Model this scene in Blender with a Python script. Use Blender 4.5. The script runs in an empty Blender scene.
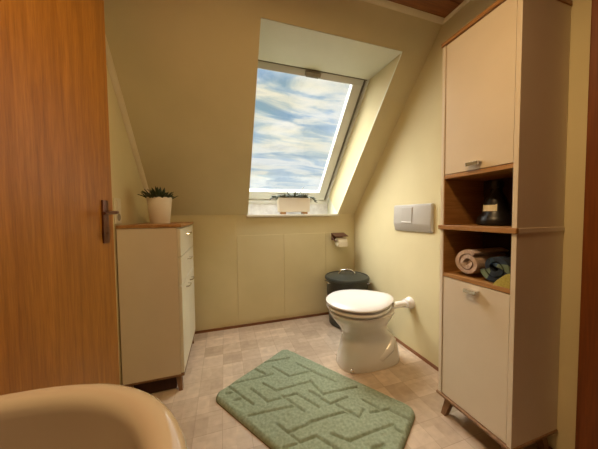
import bpy, bmesh, math, random
from math import sin, cos, pi, radians
from mathutils import Vector, Matrix
random.seed(7)
SC = bpy.context.scene
COL = SC.collection

# ---------------------------------------------------------------- camera
cd = bpy.data.cameras.new('camera'); cam = bpy.data.objects.new('camera', cd); COL.objects.link(cam)
cd.sensor_fit = 'HORIZONTAL'; cd.sensor_width = 36.0; cd.lens = 36 * 237.3 / 598; cd.clip_start = 0.01
R_ = Vector((0.9536087, -0.30086852, -0.01042063)); U_ = Vector((0.02197811, 0.03505452, 0.99914371)); F_ = Vector((0.3002456, 0.95302115, -0.04004081))
cam.matrix_world = Matrix(((R_.x, U_.x, -F_.x, 0), (R_.y, U_.y, -F_.y, 0), (R_.z, U_.z, -F_.z, 1.05), (0, 0, 0, 1)))
SC.camera = cam
# ---------------------------------------------------------------- view
vs = SC.view_settings; vs.view_transform = 'Standard'; vs.look = 'None'; vs.gamma = 1; vs.use_curve_mapping = False; vs.exposure = 0.0

# ---------------------------------------------------------------- world: evening sky with banks of cloud
world = bpy.data.worlds.new('sky'); SC.world = world; world.use_nodes = True
wn = world.node_tree; wn.nodes.clear(); WL = wn.links.new
def N(t, typ, **k):
    n = t.nodes.new(typ)
    for a, b in k.items(): setattr(n, a, b)
    return n
def ramp(t, stops, interp='LINEAR'):
    r = N(t, 'ShaderNodeValToRGB'); r.color_ramp.interpolation = interp
    e = r.color_ramp.elements
    e[0].position = stops[0][0]; e[0].color = stops[0][1]
    e[1].position = stops[-1][0]; e[1].color = stops[-1][1]
    for p, c in stops[1:-1]:
        q = e.new(p); q.color = c
    return r
def math_(t, op, a, b=None):
    m = N(t, 'ShaderNodeMath', operation=op)
    for i, v in enumerate((a, b)):
        if v is None: continue
        if isinstance(v, (int, float)): m.inputs[i].default_value = v
        else: t.links.new(v, m.inputs[i])
    return m.outputs[0]
def srgb(r, g, b):
    f = lambda c: (c/255/12.92 if c/255 <= .04045 else ((c/255+.055)/1.055)**2.4)
    return (f(r), f(g), f(b), 1)
tc = N(wn, 'ShaderNodeTexCoord'); sp = N(wn, 'ShaderNodeSeparateXYZ'); WL(tc.outputs['Generated'], sp.inputs[0])
zc_ = math_(wn, 'ADD', math_(wn, 'MAXIMUM', sp.outputs[2], 0.0), 0.16)
cx_ = math_(wn, 'DIVIDE', sp.outputs[0], zc_); cy_ = math_(wn, 'DIVIDE', sp.outputs[1], zc_)
cmb = N(wn, 'ShaderNodeCombineXYZ'); WL(cx_, cmb.inputs[0]); WL(cy_, cmb.inputs[1])
mp = N(wn, 'ShaderNodeMapping'); mp.inputs['Location'].default_value = (2.3, 0.6, 0); mp.inputs['Rotation'].default_value = (0, 0, 0.25)
mp.inputs['Scale'].default_value = (0.85, 1.9, 1); WL(cmb.outputs[0], mp.inputs[0])
n1 = N(wn, 'ShaderNodeTexNoise'); n1.inputs['Scale'].default_value = 2.3; n1.inputs['Detail'].default_value = 9; n1.inputs['Roughness'].default_value = .55
n1.inputs['Distortion'].default_value = .5; WL(mp.outputs[0], n1.inputs[0])
n2 = N(wn, 'ShaderNodeTexNoise'); n2.inputs['Scale'].default_value = 0.9; n2.inputs['Detail'].default_value = 4; WL(mp.outputs[0], n2.inputs[0])
sky1 = ramp(wn, [(0.36, srgb(150, 184, 218)), (0.44, srgb(190, 212, 232)), (0.49, srgb(232, 238, 241)), (0.56, srgb(255, 254, 250)), (0.68, srgb(226, 230, 234))])
WL(n1.outputs[0], sky1.inputs[0])
warm = ramp(wn, [(0.46, (0, 0, 0, 1)), (0.6, (1, 1, 1, 1))]); WL(n2.outputs[0], warm.inputs[0])
mw = N(wn, 'ShaderNodeMixRGB', blend_type='MULTIPLY'); mw.inputs[2].default_value = (1.0, .92, .70, 1)
WL(math_(wn, 'MULTIPLY', warm.outputs[0], .8), mw.inputs[0]); WL(sky1.outputs[0], mw.inputs[1])
# paler, hazier towards the horizon
hz = N(wn, 'ShaderNodeMapRange'); hz.inputs[1].default_value = 0.0; hz.inputs[2].default_value = 0.38; hz.inputs[3].default_value = .75; hz.inputs[4].default_value = 0.0
WL(sp.outputs[2], hz.inputs[0])
mh = N(wn, 'ShaderNodeMixRGB'); mh.inputs[2].default_value = srgb(222, 232, 236); WL(hz.outputs[0], mh.inputs[0]); WL(mw.outputs[0], mh.inputs[1])
# overhead sky boosted outside the view to light the room
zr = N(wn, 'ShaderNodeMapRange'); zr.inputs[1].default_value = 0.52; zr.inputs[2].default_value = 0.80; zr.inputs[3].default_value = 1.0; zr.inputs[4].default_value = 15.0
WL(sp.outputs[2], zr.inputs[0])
# unseen glow added left of the window to light the right wall
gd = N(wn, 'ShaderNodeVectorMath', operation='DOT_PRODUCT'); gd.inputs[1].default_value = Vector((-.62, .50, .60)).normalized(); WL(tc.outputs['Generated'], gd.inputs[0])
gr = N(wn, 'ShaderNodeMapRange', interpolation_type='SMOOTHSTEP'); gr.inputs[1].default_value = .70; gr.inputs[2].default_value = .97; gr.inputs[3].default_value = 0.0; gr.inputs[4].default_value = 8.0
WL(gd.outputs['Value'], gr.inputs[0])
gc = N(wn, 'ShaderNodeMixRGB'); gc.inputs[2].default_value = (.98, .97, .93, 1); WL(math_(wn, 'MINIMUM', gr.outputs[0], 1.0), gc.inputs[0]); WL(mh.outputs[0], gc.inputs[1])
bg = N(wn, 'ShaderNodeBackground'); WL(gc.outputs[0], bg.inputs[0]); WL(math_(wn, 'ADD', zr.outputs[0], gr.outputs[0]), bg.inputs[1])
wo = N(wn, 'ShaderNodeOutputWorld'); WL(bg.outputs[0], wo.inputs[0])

CEIL_W = 15.5
def area(name, loc, rot, sx, sy, watts, col):
    l = bpy.data.lights.new(name, 'AREA'); l.shape = 'RECTANGLE'; l.size = sx; l.size_y = sy; l.energy = watts; l.color = col
    o = bpy.data.objects.new(name, l); o.location = loc; o.rotation_euler = rot; COL.objects.link(o); return o
# light of the round lamp on the wooden ceiling, above the picture
area('ceiling_lamp_light', (0.20, 0.45, 2.19), (0, 0, 0), 0.22, 0.22, CEIL_W, (1.0, .66, .31))

# ---------------------------------------------------------------- materials
MATS = {}
def pbsdf(name, col, rough=.5, metal=0, spec=.5, coat=0):
    m = bpy.data.materials.new(name); m.use_nodes = True; b = m.node_tree.nodes['Principled BSDF']
    b.inputs['Base Color'].default_value = col; b.inputs['Roughness'].default_value = rough; b.inputs['Metallic'].default_value = metal
    b.inputs['Specular IOR Level'].default_value = spec; b.inputs['Coat Weight'].default_value = coat
    MATS[name] = m; return m, m.node_tree, b
def noisy(name, c1, c2, scale=8, rough=.5, bump=0.0, bscale=200, stretch=(1, 1, 1), metal=0, spec=.5, coat=0, detail=4, lo=.35, hi=.65):
    m, t, b = pbsdf(name, c1, rough, metal, spec, coat)
    tc = N(t, 'ShaderNodeTexCoord'); mp = N(t, 'ShaderNodeMapping'); mp.inputs['Scale'].default_value = stretch
    t.links.new(tc.outputs['Object'], mp.inputs[0])
    n = N(t, 'ShaderNodeTexNoise'); n.inputs['Scale'].default_value = scale; n.inputs['Detail'].default_value = detail
    t.links.new(mp.outputs[0], n.inputs[0])
    r = ramp(t, [(lo, c1), (hi, c2)]); t.links.new(n.outputs[0], r.inputs[0]); t.links.new(r.outputs[0], b.inputs['Base Color'])
    if bump:
        n3 = N(t, 'ShaderNodeTexNoise'); n3.inputs['Scale'].default_value = bscale; n3.inputs['Detail'].default_value = 3
        t.links.new(mp.outputs[0], n3.inputs[0])
        bp = N(t, 'ShaderNodeBump'); bp.inputs['Strength'].default_value = bump; bp.inputs['Distance'].default_value = .002
        t.links.new(n3.outputs[0], bp.inputs['Height']); t.links.new(bp.outputs[0], b.inputs['Normal'])
    return m
def wood(name, dark, mid, light, axis='Z', rough=.35, scale=1.0, coat=.0, spec=.5):
    m, t, b = pbsdf(name, mid, rough, 0, spec, coat)
    tc = N(t, 'ShaderNodeTexCoord'); mp = N(t, 'ShaderNodeMapping')
    st = {'X': (1.2, 22, 22), 'Y': (22, 1.2, 22), 'Z': (22, 22, 1.2)}[axis]
    mp.inputs['Scale'].default_value = tuple(v*scale for v in st)
    t.links.new(tc.outputs['Object'], mp.inputs[0])
    n = N(t, 'ShaderNodeTexNoise'); n.inputs['Scale'].default_value = 1.0; n.inputs['Detail'].default_value = 6; n.inputs['Roughness'].default_value = .6; n.inputs['Distortion'].default_value = .6
    t.links.new(mp.outputs[0], n.inputs[0])
    nf = N(t, 'ShaderNodeTexNoise'); nf.inputs['Scale'].default_value = 7; nf.inputs['Detail'].default_value = 3; t.links.new(mp.outputs[0], nf.inputs[0])
    r = ramp(t, [(.3, dark), (.5, mid), (.72, light)]); t.links.new(n.outputs[0], r.inputs[0])
    mx = N(t, 'ShaderNodeMixRGB', blend_type='MULTIPLY'); mx.inputs[0].default_value = .35
    r2 = ramp(t, [(.35, (.45, .4, .35, 1)), (.6, (1, 1, 1, 1))]); t.links.new(nf.outputs[0], r2.inputs[0])
    t.links.new(r.outputs[0], mx.inputs[1]); t.links.new(r2.outputs[0], mx.inputs[2]); t.links.new(mx.outputs[0], b.inputs['Base Color'])
    bp = N(t, 'ShaderNodeBump'); bp.inputs['Strength'].default_value = .12; bp.inputs['Distance'].default_value = .001
    t.links.new(nf.outputs[0], bp.inputs['Height']); t.links.new(bp.outputs[0], b.inputs['Normal'])
    return m
PAINT = noisy('cream_wall_paint', (.65, .565, .335, 1), (.69, .60, .365, 1), 3, .75, .25, 260, spec=.2)
PAINT_S = noisy('painted_slope', (.60, .49, .25, 1), (.64, .53, .28, 1), 3, .75, .25, 260, spec=.2)
REVEAL = noisy('pale_reveal_paint', (.68, .68, .54, 1), (.72, .72, .58, 1), 4, .6, .15, 200, spec=.3)
MOULD = noisy('cream_moulding', (.68, .58, .38, 1), (.72, .62, .42, 1), 5, .5)
BASEB = wood('brown_baseboard', (.16, .055, .018, 1), (.24, .09, .03, 1), (.32, .13, .045, 1), 'X', .4)
CEILW = wood('dark_wood_ceiling', (.14, .04, .012, 1), (.24, .075, .02, 1), (.32, .11, .03, 1), 'X', .45)
DOORW = wood('veneered_door_wood', (.29, .105, .010, 1), (.38, .148, .015, 1), (.47, .195, .025, 1), 'Z', .40, 1.7)
REDW = wood('dark_red_brown_wood', (.15, .038, .006, 1), (.22, .06, .009, 1), (.27, .08, .014, 1), 'Z', .45)
OAK = wood('warm_oak', (.30, .135, .04, 1), (.41, .20, .065, 1), (.50, .27, .10, 1), 'Y', .45)
OAKX = wood('warm_oak_cross_grain', (.30, .135, .04, 1), (.41, .20, .065, 1), (.50, .27, .10, 1), 'X', .45)
RECESSW = wood('shaded_recess_brown', (.035, .010, .005, 1), (.05, .016, .008, 1), (.07, .024, .012, 1), 'Z', .7)  # near-black brown with recess shade put into the colour
LEGW = wood('brown_leg_wood', (.17, .085, .035, 1), (.25, .13, .06, 1), (.32, .18, .085, 1), 'Z', .45)
CREAM = noisy('cream_laminate', (.70, .60, .46, 1), (.72, .62, .48, 1), 6, .42, spec=.4)
CREAMW = noisy('pale_front_laminate', (.74, .69, .55, 1), (.76, .71, .57, 1), 6, .35, spec=.45)
CERAM = noisy('white_ceramic', (.70, .67, .63, 1), (.72, .69, .65, 1), 2, .12, coat=.5)
SEATM = noisy('white_seat_plastic', (.76, .72, .70, 1), (.78, .74, .72, 1), 2, .22)
BASINM = noisy('beige_ceramic', (.54, .46, .39, 1), (.56, .48, .41, 1), 2, .10, coat=1)
PLAST = noisy('greige_plastic', (.42, .385, .34, 1), (.45, .41, .365, 1), 5, .4)
CHROME = noisy('brushed_chrome', (.75, .74, .72, 1), (.8, .79, .77, 1), 30, .2, metal=1)
BRONZE = noisy('dark_bronze', (.13, .055, .035, 1), (.18, .08, .05, 1), 30, .35, metal=.7)
BINM = noisy('black_enamel', (.025, .028, .022, 1), (.035, .038, .030, 1), 8, .38)
BLACKG = noisy('black_glaze', (.006, .004, .004, 1), (.010, .008, .008, 1), 8, .38)
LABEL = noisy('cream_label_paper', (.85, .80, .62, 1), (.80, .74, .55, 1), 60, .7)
PVC = noisy('white_window_frame', (.66, .66, .62, 1), (.70, .70, .66, 1), 4, .35)
GASKET = noisy('grey_gasket', (.16, .15, .12, 1), (.2, .19, .15, 1), 20, .6)
LILAC = noisy('mottled_pale_grey', (.62, .60, .61, 1), (.74, .73, .74, 1), 28, .5, detail=6)
POTM = noisy('matt_cream_pot', (.78, .70, .58, 1), (.80, .72, .60, 1), 6, .5)
PLANT_D = noisy('dark_succulent_leaf', (.018, .035, .018, 1), (.05, .075, .035, 1), 40, .5)
PLANT_G = noisy('grey_green_leaf', (.03, .034, .016, 1), (.085, .085, .045, 1), 60, .5)
SOIL = noisy('dark_soil', (.03, .018, .01, 1), (.07, .04, .02, 1), 120, .9, .6, 300)
PAPER = noisy('white_paper', (.78, .72, .60, 1), (.82, .76, .64, 1), 40, .9)
SWITCHM = noisy('ivory_switch', (.70, .64, .48, 1), (.72, .66, .50, 1), 8, .4)
PINKT = noisy('pink_beige_terry', (.48, .34, .27, 1), (.62, .47, .38, 1), 120, .95, 1.0, 500)
YELT = noisy('yellow_green_terry', (.36, .30, .05, 1), (.48, .40, .09, 1), 120, .95, 1.0, 500)
# leaf-patterned towel
def leafmat():
    m, t, b = pbsdf('leaf_patterned_terry', (.02, .03, .04, 1), .95)
    tc = N(t, 'ShaderNodeTexCoord'); v = N(t, 'ShaderNodeTexVoronoi'); v.inputs['Scale'].default_value = 17
    t.links.new(tc.outputs['Object'], v.inputs[0])
    sx = N(t, 'ShaderNodeSeparateXYZ'); t.links.new(v.outputs['Color'], sx.inputs[0])
    r = ramp(t, [(0, (.018, .028, .045, 1)), (.5, (.13, .17, .10, 1)), (.68, (.03, .06, .10, 1)), (.80, (.50, .48, .32, 1))], 'CONSTANT')
    t.links.new(sx.outputs[0], r.inputs[0]); t.links.new(r.outputs[0], b.inputs['Base Color'])
    n = N(t, 'ShaderNodeTexNoise'); n.inputs['Scale'].default_value = 400; t.links.new(tc.outputs['Object'], n.inputs[0])
    bp = N(t, 'ShaderNodeBump'); bp.inputs['Strength'].default_value = .8; bp.inputs['Distance'].default_value = .002
    t.links.new(n.outputs[0], bp.inputs['Height']); t.links.new(bp.outputs[0], b.inputs['Normal']); return m
LEAFT = leafmat()
def floormat():
    m, t, b = pbsdf('patterned_vinyl_tile', (.5, .4, .3, 1), .42, spec=.4)
    tc = N(t, 'ShaderNodeTexCoord')
    def brick(w, h, loc, c1, c2, mort, off, msize=.02, rot=0):
        mp = N(t, 'ShaderNodeMapping'); mp.inputs['Location'].default_value = loc; mp.inputs['Rotation'].default_value = (0, 0, rot); t.links.new(tc.outputs['Object'], mp.inputs[0])
        k = N(t, 'ShaderNodeTexBrick'); k.offset = off; k.inputs['Color1'].default_value = c1; k.inputs['Color2'].default_value = c2; k.inputs['Mortar'].default_value = mort
        k.inputs['Scale'].default_value = 1; k.inputs['Mortar Size'].default_value = .0015; k.inputs['Mortar Smooth'].default_value = .6
        k.inputs['Brick Width'].default_value = w; k.inputs['Row Height'].default_value = h; t.links.new(mp.outputs[0], k.inputs[0]); return k
    A = brick(.134, .134, (.03, .02, 0), (.78, .63, .48, 1), (.56, .43, .31, 1), (.50, .38, .27, 1), 0)
    B = brick(.268, .067, (.10, .05, 0), (1, 1, 1, 1), (.80, .77, .74, 1), (.86, .84, .82, 1), .5)
    C = brick(.067, .201, (.17, .09, 0), (1, 1, 1, 1), (.88, .85, .84, 1), (.92, .90, .88, 1), 0)
    m1 = N(t, 'ShaderNodeMixRGB', blend_type='MULTIPLY'); m1.inputs[0].default_value = .8; t.links.new(A.outputs[0], m1.inputs[1]); t.links.new(B.outputs[0], m1.inputs[2])
    m2 = N(t, 'ShaderNodeMixRGB', blend_type='MULTIPLY'); m2.inputs[0].default_value = .7; t.links.new(m1.outputs[0], m2.inputs[1]); t.links.new(C.outputs[0], m2.inputs[2])
    n = N(t, 'ShaderNodeTexNoise'); n.inputs['Scale'].default_value = 22; n.inputs['Detail'].default_value = 6; t.links.new(tc.outputs['Object'], n.inputs[0])
    r = ramp(t, [(.3, (.78, .76, .75, 1)), (.7, (1.0, 1.0, 1.0, 1))]); t.links.new(n.outputs[0], r.inputs[0])
    m3 = N(t, 'ShaderNodeMixRGB', blend_type='MULTIPLY'); m3.inputs[0].default_value = .8; t.links.new(m2.outputs[0], m3.inputs[1]); t.links.new(r.outputs[0], m3.inputs[2])
    t.links.new(m3.outputs[0], b.inputs['Base Color'])
    return m
FLOORM = floormat()
RUGM = noisy('sage_green_pile', (.26, .305, .205, 1), (.35, .40, .285, 1), 70, 1.0, 1.0, 420, spec=.1, detail=6)
RUGB = noisy('rug_backing', (.16, .12, .07, 1), (.2, .16, .1, 1), 60, 1.0)
def glassmat():
    m = bpy.data.materials.new('window_glass'); m.use_nodes = True; t = m.node_tree; t.nodes.clear()
    tr = N(t, 'ShaderNodeBsdfTransparent'); gl = N(t, 'ShaderNodeBsdfGlossy'); gl.inputs['Roughness'].default_value = .02
    mx = N(t, 'ShaderNodeMixShader'); mx.inputs[0].default_value = .05; tr.inputs[0].default_value = (.98, .99, .98, 1)
    t.links.new(tr.outputs[0], mx.inputs[1]); t.links.new(gl.outputs[0], mx.inputs[2])
    o = N(t, 'ShaderNodeOutputMaterial'); t.links.new(mx.outputs[0], o.inputs[0]); return m
GLASS = glassmat()
def emit(name, c, s):
    m = bpy.data.materials.new(name); m.use_nodes = True; t = m.node_tree; b = t.nodes['Principled BSDF']
    b.inputs['Emission Color'].default_value = c; b.inputs['Emission Strength'].default_value = s; return m
LAMPG = emit('lit_lamp_glass', (1, .8, .5, 1), 2.0)

# ---------------------------------------------------------------- mesh helpers
def V(*a): return Vector(a)
class MB:
    def __init__(s): s.bm = bmesh.new()
    def box(s, x0, x1, y0, y1, z0, z1, bev=0.0, M=None, seg=2):
        b = bmesh.new(); bmesh.ops.create_cube(b, size=1)
        for v in b.verts: v.co = V(x0+(v.co.x+.5)*(x1-x0), y0+(v.co.y+.5)*(y1-y0), z0+(v.co.z+.5)*(z1-z0))
        if bev: bmesh.ops.bevel(b, geom=b.edges[:], offset=bev, segments=seg, profile=.5, affect='EDGES')
        return s._merge(b, M)
    def _merge(s, b, M=None):
        if M is not None: bmesh.ops.transform(b, matrix=M, verts=b.verts[:])
        me = bpy.data.meshes.new('tmp'); b.to_mesh(me); b.free(); s.bm.from_mesh(me); bpy.data.meshes.remove(me); return s
    def loft(s, rings, cap0=True, cap1=True, closed=True, M=None):
        b = bmesh.new(); R = [[b.verts.new(p) for p in r] for r in rings]; n = len(R[0])
        for i in range(len(R)-1):
            for j in range(n if closed else n-1):
                k = (j+1) % n
                try: b.faces.new((R[i][j], R[i][k], R[i+1][k], R[i+1][j]))
                except ValueError: pass
        if cap0: b.faces.new(R[0][::-1])
        if cap1: b.faces.new(R[-1])
        bmesh.ops.recalc_face_normals(b, faces=b.faces[:])
        return s._merge(b, M)
    def lathe(s, prof, n=48, c=(0, 0, 0), cap0=True, cap1=True, M=None):
        rings = [[V(c[0]+r*cos(2*pi*j/n), c[1]+r*sin(2*pi*j/n), c[2]+z) for j in range(n)] for r, z in prof]
        return s.loft(rings, cap0, cap1, True, M)
    def tube(s, pts, r, n=12, M=None):
        pts = [Vector(p) for p in pts]; rings = []
        rr = r if isinstance(r, (list, tuple)) else [r]*len(pts)
        up = None
        for i, p in enumerate(pts):
            t = (pts[min(i+1, len(pts)-1)] - pts[max(i-1, 0)]).normalized()
            if up is None: up = t.orthogonal().normalized()
            a = (up - t*up.dot(t)).normalized(); up = a; c = t.cross(a)
            rings.append([p + (a*cos(2*pi*j/n) + c*sin(2*pi*j/n))*rr[i] for j in range(n)])
        return s.loft(rings, True, True, True, M)
    def prism(s, poly, d, M=None, bev=0):
        # poly: list of 3D points, d: extrusion vector
        b = bmesh.new(); d = Vector(d); a = [b.verts.new(p) for p in poly]; c = [b.verts.new(Vector(p)+d) for p in poly]
        b.faces.new(a); b.faces.new(c[::-1]); n = len(a)
        for i in range(n): b.faces.new((a[i], c[i], c[(i+1) % n], a[(i+1) % n]))
        bmesh.ops.recalc_face_normals(b, faces=b.faces[:])
        if bev: bmesh.ops.bevel(b, geom=b.edges[:], offset=bev, segments=2, profile=.5, affect='EDGES')
        return s._merge(b, M)
    def build(s, name, mat, parent=None, smooth=False, kind=None, loc=None, angle=40):
        me = bpy.data.meshes.new(name)
        if loc is not None:
            bmesh.ops.translate(s.bm, vec=-Vector(loc), verts=s.bm.verts[:])
        s.bm.to_mesh(me); s.bm.free()
        me.materials.append(mat)
        if smooth:
            for p in me.polygons: p.use_smooth = True
            try: me.set_sharp_from_angle(angle=radians(angle))
            except Exception: pass
        o = bpy.data.objects.new(name, me); COL.objects.link(o)
        if loc is not None: o.location = loc
        if parent is not None:
            o.parent = parent
            w = parent
            off = Vector((0, 0, 0))
            while w is not None: off += w.location; w = w.parent
            o.location = Vector(loc or (0, 0, 0)) - off
        if kind: o['kind'] = kind
        return o
def thing(name, label, cat, loc, group=None):
    o = bpy.data.objects.new(name, None); COL.objects.link(o); o.location = loc; o.empty_display_size = .05
    if cat: o['label'] = label; o['category'] = cat
    if group: o['group'] = group
    return o
def tag(o, label, cat, group=None):
    o['label'] = label; o['category'] = cat
    if group: o['group'] = group
    return o
def struct(name, mb, mat, smooth=False, parent=None): 
    return mb.build(name, mat, parent, smooth, kind='structure' if parent is None else None)

# ---------------------------------------------------------------- room dimensions
XL, XR, YB, YF = -0.572, 1.3455, 2.272, -0.13
ZF, ZC, SL = 1.057, 2.259, radians(48.06)
YT = YB - (ZC - ZF)/math.tan(SL)                       # where the slope meets the flat ceiling
S_ = V(0, -cos(SL), sin(SL)); NO = V(0, sin(SL), cos(SL))   # up the slope / outward through it
def W(x, v, w=0): return V(x, YB, ZF) + S_*v + NO*w
VT = (ZC-ZF)/sin(SL)
T = .12
struct('floor', MB().box(XL-T, XR+T, YF-T, YB+T, -.1, 0), FLOORM)
side = [V(0, YF, 0), V(0, YB, 0), V(0, YB, ZF), V(0, YT, ZC), V(0, YF, ZC)]
struct('wall_left', MB().prism([p + V(XL-T, 0, 0) for p in side], (T, 0, 0)), PAINT)
struct('wall_right', MB().prism([p + V(XR, 0, 0) for p in side], (T, 0, 0)), PAINT)
struct('wall_front', MB().box(XL-T, XR+T, YF-T, YF, 0, ZC), noisy('dark_bounce_cut', (.09, .05, .03, 1), (.12, .075, .045, 1), 6, .4))  # unseen wall, coloured dark to cut the light it bounces back
ZS = 1.058                                              # window ledge height
OX0, OX1 = .213, 1.145                                   # window opening
VO = (2.117-ZF)/sin(SL)
wb = MB()
wb.box(XL-T, OX0, YB, YB+.42, -.0, ZF-.0); wb.box(OX1, XR+T, YB, YB+.42, 0, ZF); wb.box(OX0, OX1, YB, YB+.42, 0, ZS-.02)
# access panels raised on the knee wall
for a, b in ((.108, .551), (.557, .999), (1.005, XR-.004)):
    wb.box(a, b, YB-.004, YB+.001, .05, .862, .0015)
wb.box(XL+.0, .102, YB-.004, YB+.001, .05, ZF-.02, .0015)
struct('wall_back', wb, PAINT)
# sloped wall with window opening (solid, 0.3 m deep)
WD = .30
sl = MB()
def slab(x0, x1, v0, v1):
    sl.prism([W(x0, v0), W(x1, v0), W(x1, v1), W(x0, v1)], NO*WD)
slab(XL-T, OX0, 0, VT+.2); slab(OX1, XR+T, 0, VT+.2); slab(OX0, OX1, VO, VT+.2)
struct('wall_slope', sl, PAINT)
cb = MB()
for i in range(14):
    y0 = YF + i*.10
    if y0 >= YT: break
    cb.box(XL, XR, y0+.001, min(y0+.099, YT+.03), ZC, ZC+.02, .002)
cb.box(XL-T, XR+T, YF-T, YT+.25, ZC+.02, ZC+.08)
struct('ceiling', cb, CEILW)
# mouldings
def quarter(p0, p1, a, b, r, n=6):
    # cove strip from p0 to p1; a, b unit vectors into the room along the two surfaces
    prof = [V(0, 0, 0)] + [a*(r*cos(k*pi/2/n)) + b*(r*sin(k*pi/2/n)) for k in range(n+1)]
    return [Vector(p0)+q for q in prof], Vector(p1)-Vector(p0)
mo = MB(); q = quarter(W(XL, .0), W(XL, VT), V(1, 0, 0), -NO, .026); mo.prism(*q); struct('trim_1', mo, MOULD, True)
mo = MB(); q = quarter(V(XL, YT, ZC), V(XR, YT, ZC), V(0, -1, 0), -S_, .018); mo.prism(*q); struct('trim_2', mo, MOULD, True)
mo = MB(); q = quarter(V(XR, YT, ZC), V(XR, YF, ZC), V(-1, 0, 0), V(0, 0, -1), .016); mo.prism(*q); struct('trim_3', mo, MOULD, True)
struct('baseboard_back', MB().box(XL, XR, YB-.016, YB-.004, 0, .022, .003), BASEB)
BASEY = wood('brown_baseboard_side', (.16, .055, .018, 1), (.24, .09, .03, 1), (.32, .13, .045, 1), 'Y', .4)
struct('baseboard_right', MB().box(XR-.012, XR, .55, YB-.016, 0, .022, .003), BASEY)
struct('baseboard_left', MB().box(XL, XL+.012, .95, YB-.016, 0, .022, .003), BASEY)

# ---------------------------------------------------------------- roof window
win = thing('window_1', '', None, W(.63, 0, WD)); win['kind'] = 'structure'
def sp2w(y, z): return None
gz0, gz1 = 1.288, 2.097                                  # glass lower / upper height at depth WD
base = W(0, 0, WD)
def v_of(z): return (z - base.z)/sin(SL)
fv0, fv1 = v_of(1.185), v_of(2.165); gv0, gv1 = v_of(gz0), v_of(gz1)
FX0, FX1, GX0, GX1 = .115, 1.165, .245, 1.022
# lining: head, sides, sill zone
ln = MB()
def quad(mb, pts, th):
    n = (pts[1]-pts[0]).cross(pts[2]-pts[0]).normalized(); mb.prism(pts, n*th)
hd0 = [W(OX0, VO), W(OX1, VO), W(FX1, v_of(2.137), WD), W(FX0-.01, v_of(2.137), WD)]
b_ = MB()
lip = .0
# head board
h = [V(OX0-.0, YB-cos(SL)*VO+.004, 2.1165), V(OX1, YB-cos(SL)*VO+.004, 2.1165), V(OX1, base.y-cos(SL)*v_of(2.137), 2.137), V(FX0, base.y-cos(SL)*v_of(2.137), 2.137)]
ln.prism(h, V(0, .001, .02))
# right side board and flared left side board
yb2 = base.y-cos(SL)*v_of(1.19)
def sideboard(xa, xb, th):
    y1 = YB-cos(SL)*VO; y2 = base.y-cos(SL)*v_of(2.137)
    e_ = .003
    pts = [V(xa, YB+e_, ZF), V(xa, y1+e_, 2.117), V(xb, y2, 2.137), V(xb, yb2, 1.19), V(xb, yb2, ZS), V(xa, YB+e_, ZS)]
    ln.prism(pts, V(th, 0, 0))
sideboard(OX1-.0005, OX1+.012, .02)
sideboard(OX0+.0005, FX0, -.02)
struct('window_lining', ln, REVEAL, parent=win)
# upright panel below the window, mottled
struct('upright_panel', MB().box(FX0-.02, OX1+.03, yb2-.002, yb2+.02, ZS-.02, 1.20), LILAC, parent=win)
fr = MB()
def wbox(mb, x0, x1, v0, v1, w0, w1, bev=.002):
    poly = [W(x0, v0, w0), W(x1, v0, w0), W(x1, v1, w0), W(x0, v1, w0)]; mb.prism(poly, NO*(w1-w0), bev=bev)
wbox(fr, FX0, FX1+.02, fv0-.02, fv0+.035, WD-.012, WD+.08); wbox(fr, FX0, FX1+.02, fv1-.035, fv1+.03, WD-.005, WD+.08)
wbox(fr, FX0, FX0+.04, fv0, fv1, WD-.005, WD+.08); wbox(fr, FX1-.035, FX1+.02, fv0, fv1, WD-.008, WD+.08)
struct('window_frame', fr, PVC, parent=win)
gk = MB(); wbox(gk, FX1-.060, FX1-.034, fv0+.03, fv1-.03, WD+.02, WD+.06); wbox(gk, FX0+.03, FX1-.03, fv1-.045, fv1-.034, WD-.001, WD+.06)
wbox(gk, FX0+.03, FX0+.05, fv0+.03, fv1-.03, WD+.02, WD+.06)
struct('gasket', gk, GASKET, parent=win)
sa = MB()
wbox(sa, GX0-.07, FX1-.058, fv0+.037, gv0, WD+.012, WD+.06, .004); wbox(sa, GX0-.07, FX1-.058, gv1, fv1-.044, WD+.006, WD+.06, .004)
wbox(sa, GX0-.07, GX0, gv0, gv1, WD+.01, WD+.06, .004); wbox(sa, GX1, FX1-.058, gv0, gv1, WD+.01, WD+.06, .004)
struct('sash', sa, PVC, parent=win)
gl = MB(); wbox(gl, GX0-.01, GX1+.01, gv0-.01, gv1+.01, WD+.020, WD+.026, 0); struct('pane', gl, GLASS, parent=win)
vb = MB(); wbox(vb, .60, .725, gv1+.012, gv1+.042, WD-.022, WD-.002, .005); wbox(vb, .612, .713, gv1+.002, gv1+.014, WD-.012, WD+.006, .003)
struct('vent_handle', vb, noisy('dull_metal', (.30, .27, .20, 1), (.36, .33, .26, 1), 20, .4, metal=.6), parent=win)
sill = MB().box(OX0-.012, OX1+.004, YB-.028, YB+.33, ZS-.022, ZS, .003)
struct('trim_4', sill, noisy('white_window_ledge', (.68, .63, .52, 1), (.72, .67, .56, 1), 10, .4))

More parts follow.
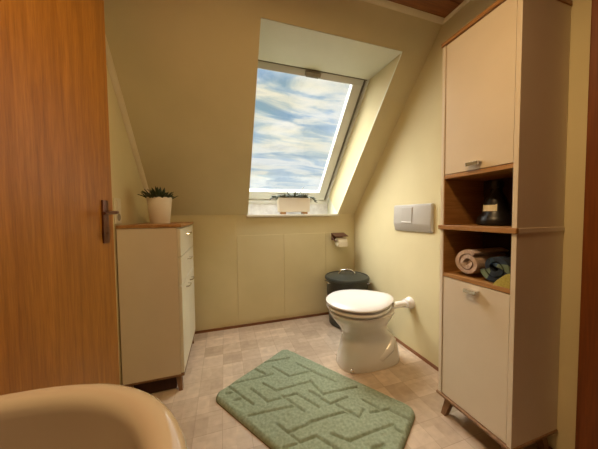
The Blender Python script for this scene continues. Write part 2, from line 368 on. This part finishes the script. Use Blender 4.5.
# ---------------------------------------------------------------- left door, standing ajar
HX, HY = -.527, .425; ang = math.atan2(1.222-HY, -.458-HX)
DL = math.hypot(1.222-HY, -.458-HX)
Md = Matrix.Translation((HX, HY, 0)) @ Matrix.Rotation(ang, 4, 'Z')
door = thing('door_1', '', None, (HX, HY, 0)); door['kind'] = 'structure'
def place(mb): bmesh.ops.transform(mb.bm, matrix=Md, verts=mb.bm.verts[:]); return mb
lf = MB().box(0, DL, 0, .04, .012, 2.03, .003)       # local: x along leaf, -y faces the room
struct('door_leaf', place(lf), DOORW, parent=door)
pl = MB().box(DL-.086, DL-.046, -.008, 0, .944, 1.118, .003)
plate = struct('handle_plate', place(pl), BRONZE, True, parent=door)
hl = MB().tube([(DL-.066, -.004, 1.068), (DL-.066, -.041, 1.068), (DL-.072, -.049, 1.068), (DL-.094, -.052, 1.067), (DL-.165, -.050, 1.064)], [.009, .007, .007, .007, .006], 12)
hl.lathe([(.006, 0), (.006, .002)], 12, (0, 0, 0), M=Matrix.Translation((DL-.066, -.009, .985)) @ Matrix.Rotation(pi/2, 4, 'X'))
struct('door_handle', place(hl), BRONZE, True, parent=plate)

# ---------------------------------------------------------------- brown door and frame on the right wall
d2 = thing('door_2', '', None, (XR, .2, 0)); d2['kind'] = 'structure'
struct('door_frame', MB().box(XR-.02, XR, .462, .546, 0, 2.05, .004).box(XR-.02, XR, -.12, -.05, 0, 2.05, .004).box(XR-.02, XR, -.05, .462, 1.98, 2.05, .004), REDW, parent=d2)
struct('door_leaf', MB().box(XR-.010, XR, -.05, .462, 0.005, 1.98, .002), REDW, parent=d2)

# ---------------------------------------------------------------- light switch
sw = thing('light_switch', 'ivory double light switch and socket on the wall beside the open door', 'light switch', (XL, 1.575, 1.02))
MBs = MB().box(XL, XL+.008, 1.535, 1.615, 1.012, 1.155, .003); sp_ = MBs.build('cover_plate', SWITCHM, sw)
MB().box(XL+.008, XL+.013, 1.549, 1.601, 1.092, 1.145, .002).build('rocker', SWITCHM, sw)
MB().lathe([(.021, 0), (.021, .0015), (.018, .0015), (.016, -.002)], 28, M=Matrix.Translation((XL+.009, 1.575, 1.048)) @ Matrix.Rotation(pi/2, 4, 'Y')).build('socket_well', noisy('grey_socket', (.3, .27, .2, 1), (.34, .3, .23, 1), 9, .5), sw)

# ---------------------------------------------------------------- dresser on the left
dx0, dx1, dy0, dy1, dzb, dzt = XL+.008, -.248, 1.535, 2.12, .093, 1.003
dr = thing('dresser', 'cream chest of drawers with brown wooden top against the left wall', 'dresser', ((dx0+dx1)/2, (dy0+dy1)/2, 0))
MB().box(dx0, dx1-.018, dy0, dy1, dzb+.012, dzt-.018, .0015).build('carcass', CREAM, dr)
MB().box(dx0-.0, dx1+.006, dy0-.006, dy1+.006, dzt-.018, dzt, .003).build('top_board', OAK, dr)
MB().box(dx0, dx1, dy0-.002, dy1+.002, dzb, dzb+.012, .002).build('base_board', LEGW, dr)
MB().box(dx0+.03, dx1-.05, dy0+.03, dy1-.03, .006, dzb, .002).build('plinth', RECESSW, dr)
def dhandle(par, y, z):
    h = MB().tube([(dx1, y-.045, z), (dx1+.016, y-.042, z), (dx1+.02, y-.03, z), (dx1+.02, y+.03, z), (dx1+.016, y+.042, z), (dx1, y+.045, z)], .0045, 8)
    h.build('handle', CHROME, par, True)
ym = (dy0+dy1)/2
for z0, z1, hz_ in ((.812, .976, .930), (.640, .806, .755)):
    f = MB().box(dx1-.017, dx1, dy0+.003, dy1-.003, z0, z1, .0015).build('drawer', CREAMW, dr); dhandle(f, ym, hz_)
for y0, y1, hy in ((dy0+.003, ym-.0015, ym-.085), (ym+.0015, dy1-.003, ym+.085)):
    f = MB().box(dx1-.017, dx1, y0, y1, dzb+.018, .634, .0015).build('door', CREAMW, dr)
    dhandle(f, hy, .588)
def leg(par, x, y, sx, sy, top, mat=LEGW, w=.03):
    b = MB(); r0 = [V(x-w/2+i*w, y-w/2+j*w, top) for i, j in ((0, 0), (1, 0), (1, 1), (0, 1))]
    q = w*.36; r1 = [V(x+sx-q+2*q*i, y+sy-q+2*q*j, 0.0) for i, j in ((0, 0), (1, 0), (1, 1), (0, 1))]
    b.loft([r1, r0]); return b.build('leg', mat, par)
for a, sx in ((dx0+.03, 0), (dx1-.035, .012)):
    for c, sy in ((dy0+.03, -.012), (dy1-.03, .012)): leg(dr, a, c, sx, sy, dzb+.001)

# ---------------------------------------------------------------- tall cabinet on the right
cx0, cy0, cy1, cz0, cz1 = 1.057, .608, .942, .103, 1.893
cab = thing('tall_cabinet', 'tall narrow cream cabinet with two open wooden shelves against the right wall', 'cabinet', ((cx0+XR)/2, (cy0+cy1)/2, 0))
t_ = .017; xb = XR-.002
for y0, y1 in ((cy0, cy0+t_), (cy1-t_, cy1)):
    MB().box(cx0, xb, y0, y1, cz0+.016, cz1-.018, .001).build('side_panel', CREAM, cab)
MB().box(cx0-.006, xb, cy0-.004, cy1+.004, cz1-.018, cz1, .002).build('top_board', OAK, cab)
MB().box(cx0-.008, xb, cy0-.004, cy1+.006, cz0+.004, cz0+.016, .002).build('base_board', LEGW, cab)
mb = MB().box(cx0-.010, cx0+.006, cy0-.004, cy1+.006, .970, .992, .003).box(cx0+.002, xb-.01, cy0+t_, cy1-t_, .970, .992, .001); mb.build('middle_board', OAK, cab)
for y0, y1 in ((cy0-.003, cy0+.001), (cy1-.001, cy1+.003)): MB().box(cx0+.006, xb, y0, y1, .972, .990, .001).build('joint_strip', CREAM, cab)
MB().box(cx0+.002, xb-.01, cy0+t_, cy1-t_, 1.222, 1.240, .001).build('shelf', OAK, cab)
MB().box(cx0+.002, xb-.01, cy0+t_, cy1-t_, .732, .750, .001).build('shelf', OAK, cab)
MB().box(xb-.012, xb, cy0+t_, cy1-t_, cz0+.016, cz1-.018).build('back_panel', RECESSW, cab)  # shade inside the open shelves is put into this colour
LIN = OAKX
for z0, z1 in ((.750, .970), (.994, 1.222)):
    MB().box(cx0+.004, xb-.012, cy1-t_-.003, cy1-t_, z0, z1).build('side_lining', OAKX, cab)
    MB().box(cx0+.004, xb-.012, cy0+t_, cy0+t_+.003, z0, z1).build('side_lining', RECESSW, cab)  # near lining darkened by colour to deepen the recess shade
def chandle(par, z, w=.056):
    y = (cy0+cy1)/2-.005
    h = MB().box(cx0-.022, cx0+.003, y-w/2, y+w/2, z-.002, z+.003, .001).box(cx0-.024, cx0-.018, y-w/2, y+w/2, z-.013, z+.003, .0015)
    return h.build('handle', CHROME, par)
ud = MB().box(cx0+.003, cx0+.019, cy0+t_+.003, cy1-t_-.003, 1.243, cz1-.021, .001).build('door', CREAM, cab)
ldo = MB().box(cx0+.003, cx0+.019, cy0+t_+.003, cy1-t_-.003, cz0+.019, .729, .001).build('door', CREAM, cab)
chandle(ud, 1.272); chandle(ldo, .704)
for a, sx in ((cx0+.045, -.022), (xb-.045, .012)):
    for c, sy in ((cy0+.04, -.02), (cy1-.04, .02)): leg(cab, a, c, sx, sy, cz0+.001, w=.034)

# towels in the lower opening
def rolled(name, mat, c, r, x0, x1, turns, label, ph=0, parent=None, squash=1.0):
    pts = []; n = int(turns*26); th = (r-.019)/turns*.86
    for i in range(n+1):
        a = ph + 2*pi*turns*i/n; rr = .010 + (r-.009-.010)*(i/n)
        pts.append((rr*cos(a), rr*sin(a)*squash, a))
    outer = [(p[0]+th*.5*cos(p[2]), p[1]+th*.5*sin(p[2])*squash) for p in pts]; inner = [(p[0]-th*.42*cos(p[2]), p[1]-th*.42*sin(p[2])*squash) for p in pts]
    poly = outer + inner[::-1]
    rings = []
    for k, x in enumerate((x0+.004, x0, x0+.0, x0+.01, (x0+x1)/2, x1)):
        sh = [.0, .0, .0, 0, 0, 0][k]
        rings.append([V(x + (.004*sin(j*.9)), c[0]+p[0], c[1]+p[1]) for j, p in enumerate(poly)])
    b = MB(); rings = [[V(x+.003*sin(j*.7), c[0]+p[0], c[1]+p[1]) for j, p in enumerate(poly)] for x in (x0, x0+.01, (x0+x1)/2, x1)]
    m = len(outer)
    bb = bmesh.new(); RR = [[bb.verts.new(p) for p in rg] for rg in rings]; nn = len(poly)
    for i in range(len(RR)-1):
        for j in range(nn):
            k = (j+1) % nn; bb.faces.new((RR[i][j], RR[i][k], RR[i+1][k], RR[i+1][j]))
    for E in (0, -1):
        for j in range(m-1): bb.faces.new((RR[E][j], RR[E][j+1], RR[E][nn-2-j], RR[E][nn-1-j]))
    bmesh.ops.recalc_face_normals(bb, faces=bb.faces[:]); b._merge(bb)
    o = b.build(name, mat, parent, True, loc=((x0+x1)/2, c[0], c[1]-r), angle=70)
    tag(o, label, 'towel'); return o
rolled('rolled_towel', PINKT, (.820, .751+.0655), .064, 1.085, 1.31, 2.0, 'rolled pink beige towel lying on the lower open shelf of the tall cabinet', 2.2)
rolled('rolled_towel', LEAFT, (.700, .751+.0655), .064, 1.088, 1.31, 1.8, 'rolled dark towel with green and white leaf pattern on the cabinet shelf', 1.0)
# small yellow green cloth folded in front of the patterned towel
b = MB(); rings = []
for i, (y, hh) in enumerate(((.694, .004), (.680, .022), (.664, .038), (.650, .052), (.634, .060), (.630, .045))):
    rings.append([V(1.066, y, .7505), V(1.066+.002, y, .7505+hh), V(1.086, y, .7505+hh), V(1.087, y, .7505)])
b.loft(rings); tag(b.build('folded_cloth', YELT, None, True, loc=(1.075, .66, .751)), 'small yellow green cloth tucked at the near end of the towel shelf', 'cloth')

# black bottle in the upper opening
bt = thing('black_bottle', 'squat black bottle with a cream label in the upper open shelf of the cabinet', 'bottle', (1.20, .775, .992))
MB().lathe([(.0, .0), (.055, .0), (.072, .006), (.074, .02), (.066, .04), (.052, .055), (.046, .075), (.044, .105), (.034, .13), (.024, .148), (.020, .17), (.0, .17)], 40, (1.20, .775, .9925), False, False).build('body', BLACKG, bt, True)
MB().lathe([(.0, .17), (.023, .17), (.026, .178), (.024, .205), (.0, .208)], 32, (1.20, .775, .9925), False, False).build('stopper', BLACKG, bt, True)
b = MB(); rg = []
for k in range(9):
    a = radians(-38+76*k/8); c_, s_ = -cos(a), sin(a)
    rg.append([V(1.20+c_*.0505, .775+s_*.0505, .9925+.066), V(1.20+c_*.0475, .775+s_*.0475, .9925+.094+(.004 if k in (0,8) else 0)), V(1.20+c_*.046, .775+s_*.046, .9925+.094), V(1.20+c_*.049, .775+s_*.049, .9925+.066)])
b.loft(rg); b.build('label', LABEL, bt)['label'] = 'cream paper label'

# ---------------------------------------------------------------- flush plate
fp = thing('flush_plate', 'beige plastic flush plate on the right wall above the toilet', 'flush plate', (XR, 1.43, 1.02))
# profile extruded along y: flat upper, sloped lower
pf = [V(XR, 0, .918), V(XR-.012, 0, .918), V(XR-.030, 0, .975), V(XR-.024, 0, 1.112), V(XR-.018, 0, 1.12), V(XR, 0, 1.12)]
MB().prism([p+V(0, 1.25, 0) for p in pf], (0, .365, 0), bev=.005).build('cover', PLAST, fp, True, angle=30)
MB().prism([V(XR-.034, 1.415, .985), V(XR-.030, 1.415, 1.098), V(XR-.024, 1.415, 1.098), V(XR-.026, 1.415, .985)], (0, .108, 0), bev=.002).build('push_button', PLAST, fp)
MB().box(XR-.036, XR-.027, 1.418, 1.52, .983, .992, .003).build('button_lip', SEATM, fp)

# ---------------------------------------------------------------- toilet
TY = 1.452
toi = thing('toilet', 'white ceramic floor standing toilet with closed lid by the right wall', 'toilet', (.93, TY, 0))
def egg(x0, x1, b, z, n=56, nx=2.0, rear=.62, flat=.0):
    # front at x0 (round), rear at x1 (narrower, squared)
    pts = []
    for j in range(n):
        a = 2*pi*j/n; c, s = cos(a), sin(a)
        xm = x0 + (x1-x0)*.44
        if c < 0: x = xm + c*(xm-x0); y = b*s
        else:
            e = 2.6
            cc = abs(c)**(2/e); ss = abs(s)**(2/e)*(1 if s >= 0 else -1)
            x = xm + cc*(x1-xm); y = b*ss*(1-(1-rear)*cc**1.6)
        pts.append(V(x, TY+y, z))
    return pts
def ell(x0, x1, b, z, e=2.4, n=56):
    pts = []
    for j in range(n):
        a = 2*pi*j/n; c, s = cos(a), sin(a)
        pts.append(V((x0+x1)/2 + (x1-x0)/2*math.copysign(abs(c)**(2/e), c), TY + b*math.copysign(abs(s)**(2/e), s), z))
    return pts
secs = [(.738, 1.200, .126, 0), (.735, 1.203, .128, .008), (.744, 1.198, .124, .05), (.760, 1.185, .114, .12), (.774, 1.155, .104, .18), (.778, 1.115, .102, .225),
        (.756, 1.10, .120, .27), (.718, 1.11, .156, .315), (.690, 1.125, .184, .355), (.680, 1.135, .194, .378), (.680, 1.135, .194, .389), (.70, 1.12, .180, .392)]
MB().tube([(.93, TY-.085, .045), (1.0, TY-.098, .065), (1.08, TY-.092, .12), (1.12, TY-.072, .175)], [.012, .030, .034, .026], 16).tube([(.93, TY+.085, .045), (1.0, TY+.098, .065), (1.08, TY+.092, .12), (1.12, TY+.072, .175)], [.012, .030, .034, .026], 16).build('trapway', CERAM, toi, True)
MB().loft([ell(a, b, w, z, 2.9 if z < .2 else 2.3) for a, b, w, z in secs]).build('bowl', CERAM, toi, True, angle=60)
def slabegg(x0, x1, b, z0, z1, e=.006, rear=.62):
    return MB().loft([egg(x0+e, x1-e, b-e, z0, rear=rear), egg(x0, x1, b, z0+e*.7, rear=rear), egg(x0, x1, b, z1-e*.9, rear=rear), egg(x0+e*.5, x1-e*.5, b-e*.5, z1-e*.25, rear=rear), egg(x0+e*2, x1-e*2, b-e*2, z1, rear=rear)])
slabegg(.668, 1.135, .207, .404, .423).build('seat_ring', SEATM, toi, True)
ld = MB().loft([egg(.684, 1.142, .190, .436, rear=.5), egg(.662, 1.160, .211, .441, rear=.5), egg(.662, 1.160, .211, .450, rear=.5), egg(.672, 1.148, .201, .459, rear=.5), egg(.73, 1.10, .15, .4645, rear=.5), egg(.86, .99, .03, .466, rear=.5)])
ld.build('lid', SEATM, toi, True)
for s in (-1, 1):
    MB().lathe([(.013, 0), (.013, .028), (.011, .032), (.0, .033)], 20, (1.125, TY+s*.075, .397), True, False).build('hinge', CHROME, toi, True)
MB().lathe([(.012, 0), (.010, .007), (.0, .009)], 16, M=Matrix.Translation((.775, TY-.116, .035)) @ Matrix.Rotation(pi/2, 4, 'X')).build('bolt_cap', CHROME, toi, True)
fpipe = MB().tube([(1.06, TY, .335), (1.12, TY, .350), (1.17, TY, .362), (1.22, TY, .370), (1.33, TY, .372)], [.030, .028, .025, .024, .024], 20)
fpipe.build('flush_pipe', SEATM, toi, True)
MB().lathe([(.044, 0), (.044, .012), (.038, .024), (.034, .028), (.034, .052), (.024, .055)], 32, M=Matrix.Translation((XR, TY, .372)) @ Matrix.Rotation(-pi/2, 4, 'Y')).build('pipe_collar', SEATM, toi, True)

# ---------------------------------------------------------------- bin
bc = (1.122, 2.035)
bn = thing('waste_bin', 'black round lidded bin with chrome handles in the corner behind the toilet', 'bin', (bc[0], bc[1], 0))
MB().lathe([(.0, 0), (.165, 0), (.171, .006), (.199, .428), (.203, .434), (.199, .438), (.0, .438)], 64, (*bc, 0), False, False).build('body', BINM, bn, True)
lid = MB().lathe([(.206, .432), (.212, .438), (.211, .450), (.204, .460), (.194, .462), (.188, .456), (.13, .472), (.05, .480), (.0, .481)], 64, (*bc, 0), True, False).build('lid', BINM, bn, True)
hd_ = V(.93, -.36, 0)
MB().tube([V(bc[0], bc[1], z) + hd_*t for t, z in ((-.075, .474), (-.072, .490), (-.05, .508), (-.02, .518), (.02, .518), (.05, .508), (.072, .490), (.075, .474))], .0075, 10).build('handle', CHROME, lid, True)
for s, a in ((-1, pi), (1, -.75)):
    c_, s_ = cos(a), sin(a); P = lambda r, t, z: (bc[0]+c_*r - s_*t, bc[1]+s_*r + c_*t, z)
    MB().tube([P(.199, -.045, .415), P(.216, -.043, .418), P(.222, 0, .420), P(.216, .043, .418), P(.199, .045, .415)], .006, 8).build('side_handle', CHROME, bn, True)

# ---------------------------------------------------------------- toilet paper
tp = thing('toilet_paper_holder', 'dark metal toilet roll holder with cover flap on the back wall', 'toilet roll holder', (1.13, YB, .81))
HXo, HZo = .018, -.012
MB().box(1.05+HXo, 1.185+HXo, YB-.012, YB-.004, .795+HZo, .866+HZo, .003).build('wall_plate', BRONZE, tp)
MB().prism([V(1.045+HXo, YB-.012, .872+HZo), V(1.045+HXo, YB-.118, .842+HZo), V(1.045+HXo, YB-.118, .838+HZo), V(1.045+HXo, YB-.012, .862+HZo)], (.145, 0, 0), bev=.001).build('flap', BRONZE, tp)
MB().tube([(1.052+HXo, YB-.014, .825+HZo), (1.052+HXo, YB-.07, .800+HZo), (1.052+HXo, YB-.075, .795+HZo), (1.185+HXo, YB-.075, .795+HZo)], .005, 8).build('bar', BRONZE, tp, True)
rl = MB().lathe([(.019, 0), (.019, .1), (.042, .1), (.044, .097), (.044, .003), (.042, 0), (.019, 0)], 40, M=Matrix.Translation((1.078+HXo, YB-.075, .795-.0138+HZo)) @ Matrix.Rotation(pi/2, 4, 'Y'), cap0=False, cap1=False)
rl.box(1.078+HXo, 1.178+HXo, YB-.119, YB-.1175, .735+HZo, .785+HZo)
tag(rl.build('toilet_roll', PAPER, None, True), 'white toilet paper roll hanging on the dark holder on the back wall', 'toilet roll')

# ---------------------------------------------------------------- dresser plant
def leaf(mb, base, az, el, L, w, curl=.3, n=5, th=.0035):
    rings = []; p = Vector(base); e = el
    for i in range(n+1):
        t = i/n; ww = w*sin(pi*(.18+.80*t))**.8 if t < 1 else w*.05
        d = V(cos(az)*cos(e), sin(az)*cos(e), sin(e)); sd = V(-sin(az), cos(az), 0); up = d.cross(sd)*-1
        rings.append([p+sd*ww*.5, p+up*th*(1-t*.8), p-sd*ww*.5, p-up*th*(1-t*.8)])
        p = p + d*(L/n); e -= curl/n
    mb.loft(rings)
px, py, pz = -.405, 1.78, dzt
pp = thing('potted_succulent', 'dark green succulent in a round cream pot on the dresser', 'potted plant', (px, py, pz))
MB().lathe([(.0, 0), (.054, 0), (.057, .004), (.0745, .168), (.073, .172), (.069, .172), (.067, .150), (.0, .150)], 48, (px, py, pz), False, False).build('pot', POTM, pp, True)
MB().lathe([(.0, .158), (.067, .154)], 32, (px, py, pz), False, False).build('soil', SOIL, pp)
b = MB()
for k in range(85):
    r = .064*math.sqrt(random.random()); a = random.uniform(0, 2*pi)
    el = radians(82 - 52*(r/.064)) + random.uniform(-.2, .3)
    leaf(b, (px+r*cos(a), py+r*sin(a), pz+.160), a+random.uniform(-.4, .4), el, random.uniform(.05, .10)*(1-.3*r/.064), random.uniform(.017, .024), random.uniform(-.1, .5), 4, .007)
b.build('foliage', PLANT_D, pp)

# ---------------------------------------------------------------- window planter
qy = 2.385
wp = thing('window_planter', 'rectangular cream planter with trailing grey green succulents on the window ledge', 'planter', (.69, qy, ZS))
def rr(x0, x1, y0, y1, z, r=.012, n=4):
    pts = []
    for cx, cy, a0 in ((x1-r, y1-r, 0), (x0+r, y1-r, pi/2), (x0+r, y0+r, pi), (x1-r, y0+r, 3*pi/2)):
        for k in range(n+1): pts.append(V(cx+r*cos(a0+k*pi/2/n), cy+r*sin(a0+k*pi/2/n), z))
    return pts
x0, x1, y0, y1 = .525, .865, qy-.055, qy+.055
MB().loft([rr(x0+.012, x1-.012, y0+.01, y1-.01, 1.082), rr(x0+.008, x1-.008, y0+.006, y1-.006, 1.086), rr(x0, x1, y0, y1, 1.226), rr(x0+.005, x1-.005, y0+.005, y1-.005, 1.226), rr(x0+.012, x1-.012, y0+.012, y1-.012, 1.205)]).build('trough', noisy('beige_trough', (.55, .46, .35, 1), (.58, .49, .38, 1), 6, .5), wp, True)
for fx in (.578, .812):
    MB().box(fx-.026, fx+.026, qy-.035, qy+.035, ZS, 1.083, .003).build('foot', OAK, wp)
MB().box(x0+.02, x1-.02, y0+.015, y1-.015, 1.20, 1.214, .002).build('soil', SOIL, wp)
b = MB()
for k in range(190):
    x = random.uniform(x0+.015, x1-.015); y = random.uniform(y0+.012, y1-.012)
    bump = .45+.65*math.exp(-((x-.70)/.07)**2)
    leaf(b, (x, y, 1.226), random.uniform(0, 2*pi), random.uniform(.35, 1.2), random.uniform(.05, .08)*bump+.012, random.uniform(.020, .030), random.uniform(.2, 1.1), 3, .009)
for sx, n_, dirx in ((x0+.01, 16, -1), (x1-.01, 16, 1)):          # trailing ends
    for k in range(n_):
        t = k/n_; cx = sx + dirx*.075*t; cz = 1.234 + .012*sin(pi*t) - (.055*t*t if dirx > 0 else .012*t)
        leaf(b, (cx, qy-.02+random.uniform(-.012, .012), cz), (0 if dirx > 0 else pi)+random.uniform(-1.2, 1.2), random.uniform(-.7, .5), random.uniform(.028, .044), .020, .4, 3, .008)
leaf(b, (.735, qy, 1.215), radians(10), radians(62), .15, .040, .1, 6, .014); leaf(b, (.66, qy, 1.22), radians(170), radians(50), .07, .035, .4, 5, .01); leaf(b, (.745, qy, 1.215), radians(-20), radians(40), .085, .014, .4, 5, .004)
b.build('foliage', PLANT_G, wp)

# ---------------------------------------------------------------- bath rug
A = V(.4276, 1.760, 0); e1 = V(.557, -.8305, 0).normalized(); e2 = V(-.8305, -.557, 0).normalized(); LX, LY = .945, .622
segs = [(.005,.515,.152,.285),(.012,.236,.12,.086),(.018,.524,.243,.524),(.056,.569,.079,.542),(.134,.569,.161,.539),(.28,.585,.42,.402),(.167,.379,.271,.374),(.271,.374,.379,.194),(.145,.454,.284,.46),(.289,.465,.378,.319),(.321,.381,.485,.389),(.378,.319,.529,.317),(.015,.321,.114,.314),(.099,.232,.248,.233),(.248,.233,.337,.096),(.202,.103,.386,.104),(.424,.256,.496,.253),
(.321,.108,.506,.095),(.435,.265,.568,.262),(.501,.231,.624,.062),(.377,.185,.501,.231),(.549,.422,.657,.262),(.474,.319,.535,.319),(.595,.249,.731,.247),(.564,.274,.618,.166),(.657,.262,.707,.259),(.731,.247,.727,.192),(.699,.128,.803,.134),(.764,.186,.831,.104),(.833,.11,.939,.105),(.75,.387,.875,.187),(.668,.411,.752,.391),(.622,.464,.689,.462),(.887,.197,.939,.205),(.843,.362,.875,.316),
(.428,.53,.576,.534),(.504,.527,.577,.388),(.576,.534,.617,.463),(.534,.599,.568,.551),(.70,.46,.80,.46),(.80,.46,.88,.34),(.66,.59,.74,.46),(.76,.54,.90,.54),(.85,.60,.90,.54)]
nx, ny = 240, 154
bm = bmesh.new(); grid = []
from mathutils import noise as mn
rc = .055
def inside_scale(u, v):
    # distance to the rounded outline (positive inside)
    du = abs(u-LX/2)-(LX/2-rc); dv = abs(v-LY/2)-(LY/2-rc)
    d = min(max(du, dv), 0) + math.hypot(max(du, 0), max(dv, 0)) - rc
    return -d
for i in range(nx+1):
    row = []
    for j in range(ny+1):
        u = i/nx*LX; v = j/ny*LY
        # squeeze corners onto the rounded outline
        du = u-LX/2; dv = v-LY/2
        ax, ay = abs(du)-(LX/2-rc), abs(dv)-(LY/2-rc)
        if ax > 0 and ay > 0:
            m_ = max(ax, ay); l_ = math.hypot(ax, ay)
            if l_ > 0: ax, ay = ax*m_/l_, ay*m_/l_
            u = LX/2 + math.copysign(LX/2-rc+ax, du); v = LY/2 + math.copysign(LY/2-rc+ay, dv)
        d = inside_scale(u, v)
        h = .024*min(1, max(0, d)/.018)**.45
        g = 1e9
        for s in segs:
            ex, ey = s[2]-s[0], s[3]-s[1]; t = max(0, min(1, ((u-s[0])*ex+(v-s[1])*ey)/(ex*ex+ey*ey)))
            g = min(g, math.hypot(u-s[0]-t*ex, v-s[1]-t*ey))
        g += .0015*mn.noise(V(u*60, v*60, 11)); h -= .013*math.exp(-(g/.006)**2) * (1 if d > .01 else .3)
        h += (mn.noise(V(u*55, v*55, 0))*.0022 + mn.noise(V(u*160, v*160, 3))*.0016) * min(1, max(0, d)/.01)
        h += .0015*mn.noise(V(u*9, v*9, 7))
        P = A + e1*u + e2*v; row.append(bm.verts.new((P.x, P.y, .004+max(h, 0))))
    grid.append(row)
for i in range(nx):
    for j in range(ny): bm.faces.new((grid[i][j], grid[i+1][j], grid[i+1][j+1], grid[i][j+1]))
bmesh.ops.recalc_face_normals(bm, faces=bm.faces[:])
rug = thing('bath_rug', 'sage green rectangular bath rug with carved brick grooves lying on the floor', 'rug', A + e1*LX/2 + e2*LY/2)
r_ = MB(); r_.bm.free(); r_.bm = bm
o = r_.build('pile', RUGM, rug, True, angle=180)
if o.data.polygons[0].normal.z < 0: o.data.flip_normals()
b = MB(); pts = []
for cx, cy, a0 in ((LX-rc, LY-rc, 0), (rc, LY-rc, pi/2), (rc, rc, pi), (LX-rc, rc, 3*pi/2)):
    for k in range(9): pts.append(A + e1*(cx+(rc)*cos(a0+k*pi/16)) + e2*(cy+(rc)*sin(a0+k*pi/16)))
b.prism([p + V(0, 0, .0005) for p in pts], (0, 0, .005)); b.build('backing', RUGB, rug)

# ---------------------------------------------------------------- washbasin, near left
bx, by, ba, bb_, bz = -.229, .108, .200, .225, .865
wbn = thing('washbasin', 'beige ceramic washbasin with rolled rim at the near left', 'washbasin', (bx, YF, bz-.2))
def sup(a, b, z, e=2.5, n=72, cx=bx, cy=by):
    return [V(cx+a*math.copysign(abs(cos(t))**(2/e), cos(t)), cy+b*math.copysign(abs(sin(t))**(2/e), sin(t)), z) for t in (2*pi*j/n for j in range(n))]
rings = [sup(.08, .10, bz-.20, 2.2), sup(.13, .15, bz-.19, 2.2), sup(.178, .20, bz-.13), sup(.190, .214, bz-.06), sup(.199, .223, bz-.022)]
for k in range(9):            # rolled rim
    a = -radians(20) + k*radians(200)/8
    rings.append(sup(.193+.016*cos(a), .213+.016*cos(a), bz-.016+.016*sin(a)))
rings += [sup(.172, .193, bz-.05), sup(.164, .184, bz-.09), sup(.150, .168, bz-.125, 2.4), sup(.115, .13, bz-.150, 2.3), sup(.06, .07, bz-.158, 2.1), sup(.02, .02, bz-.159, 2), ]
MB().loft(rings).build('basin', BASINM, wbn, True, angle=80)
MB().lathe([(.022, 0), (.022, .003), (.016, .003), (.014, .001), (.0, .001)], 24, (bx, by, bz-.1585), True, False).build('drain', CHROME, wbn, True)
MB().tube([(bx, by, bz-.18), (bx, by, bz-.30), (bx, by-.04, bz-.34), (bx, YF, bz-.34)], .018, 16).build('waste_pipe', CHROME, wbn, True)

# ceiling lamp above the picture
cl = thing('ceiling_lamp', 'round ceiling lamp on the wooden ceiling', 'lamp', (.20, .45, ZC))
MB().lathe([(.13, .0), (.13, -.02), (.12, -.03)], 40, (.20, .45, ZC)).build('base', CHROME, cl, True)
MB().lathe([(.12, -.03), (.115, -.045), (.08, -.055), (.0, -.058)], 40, (.20, .45, ZC), False, False).build('shade', LAMPG, cl, True)
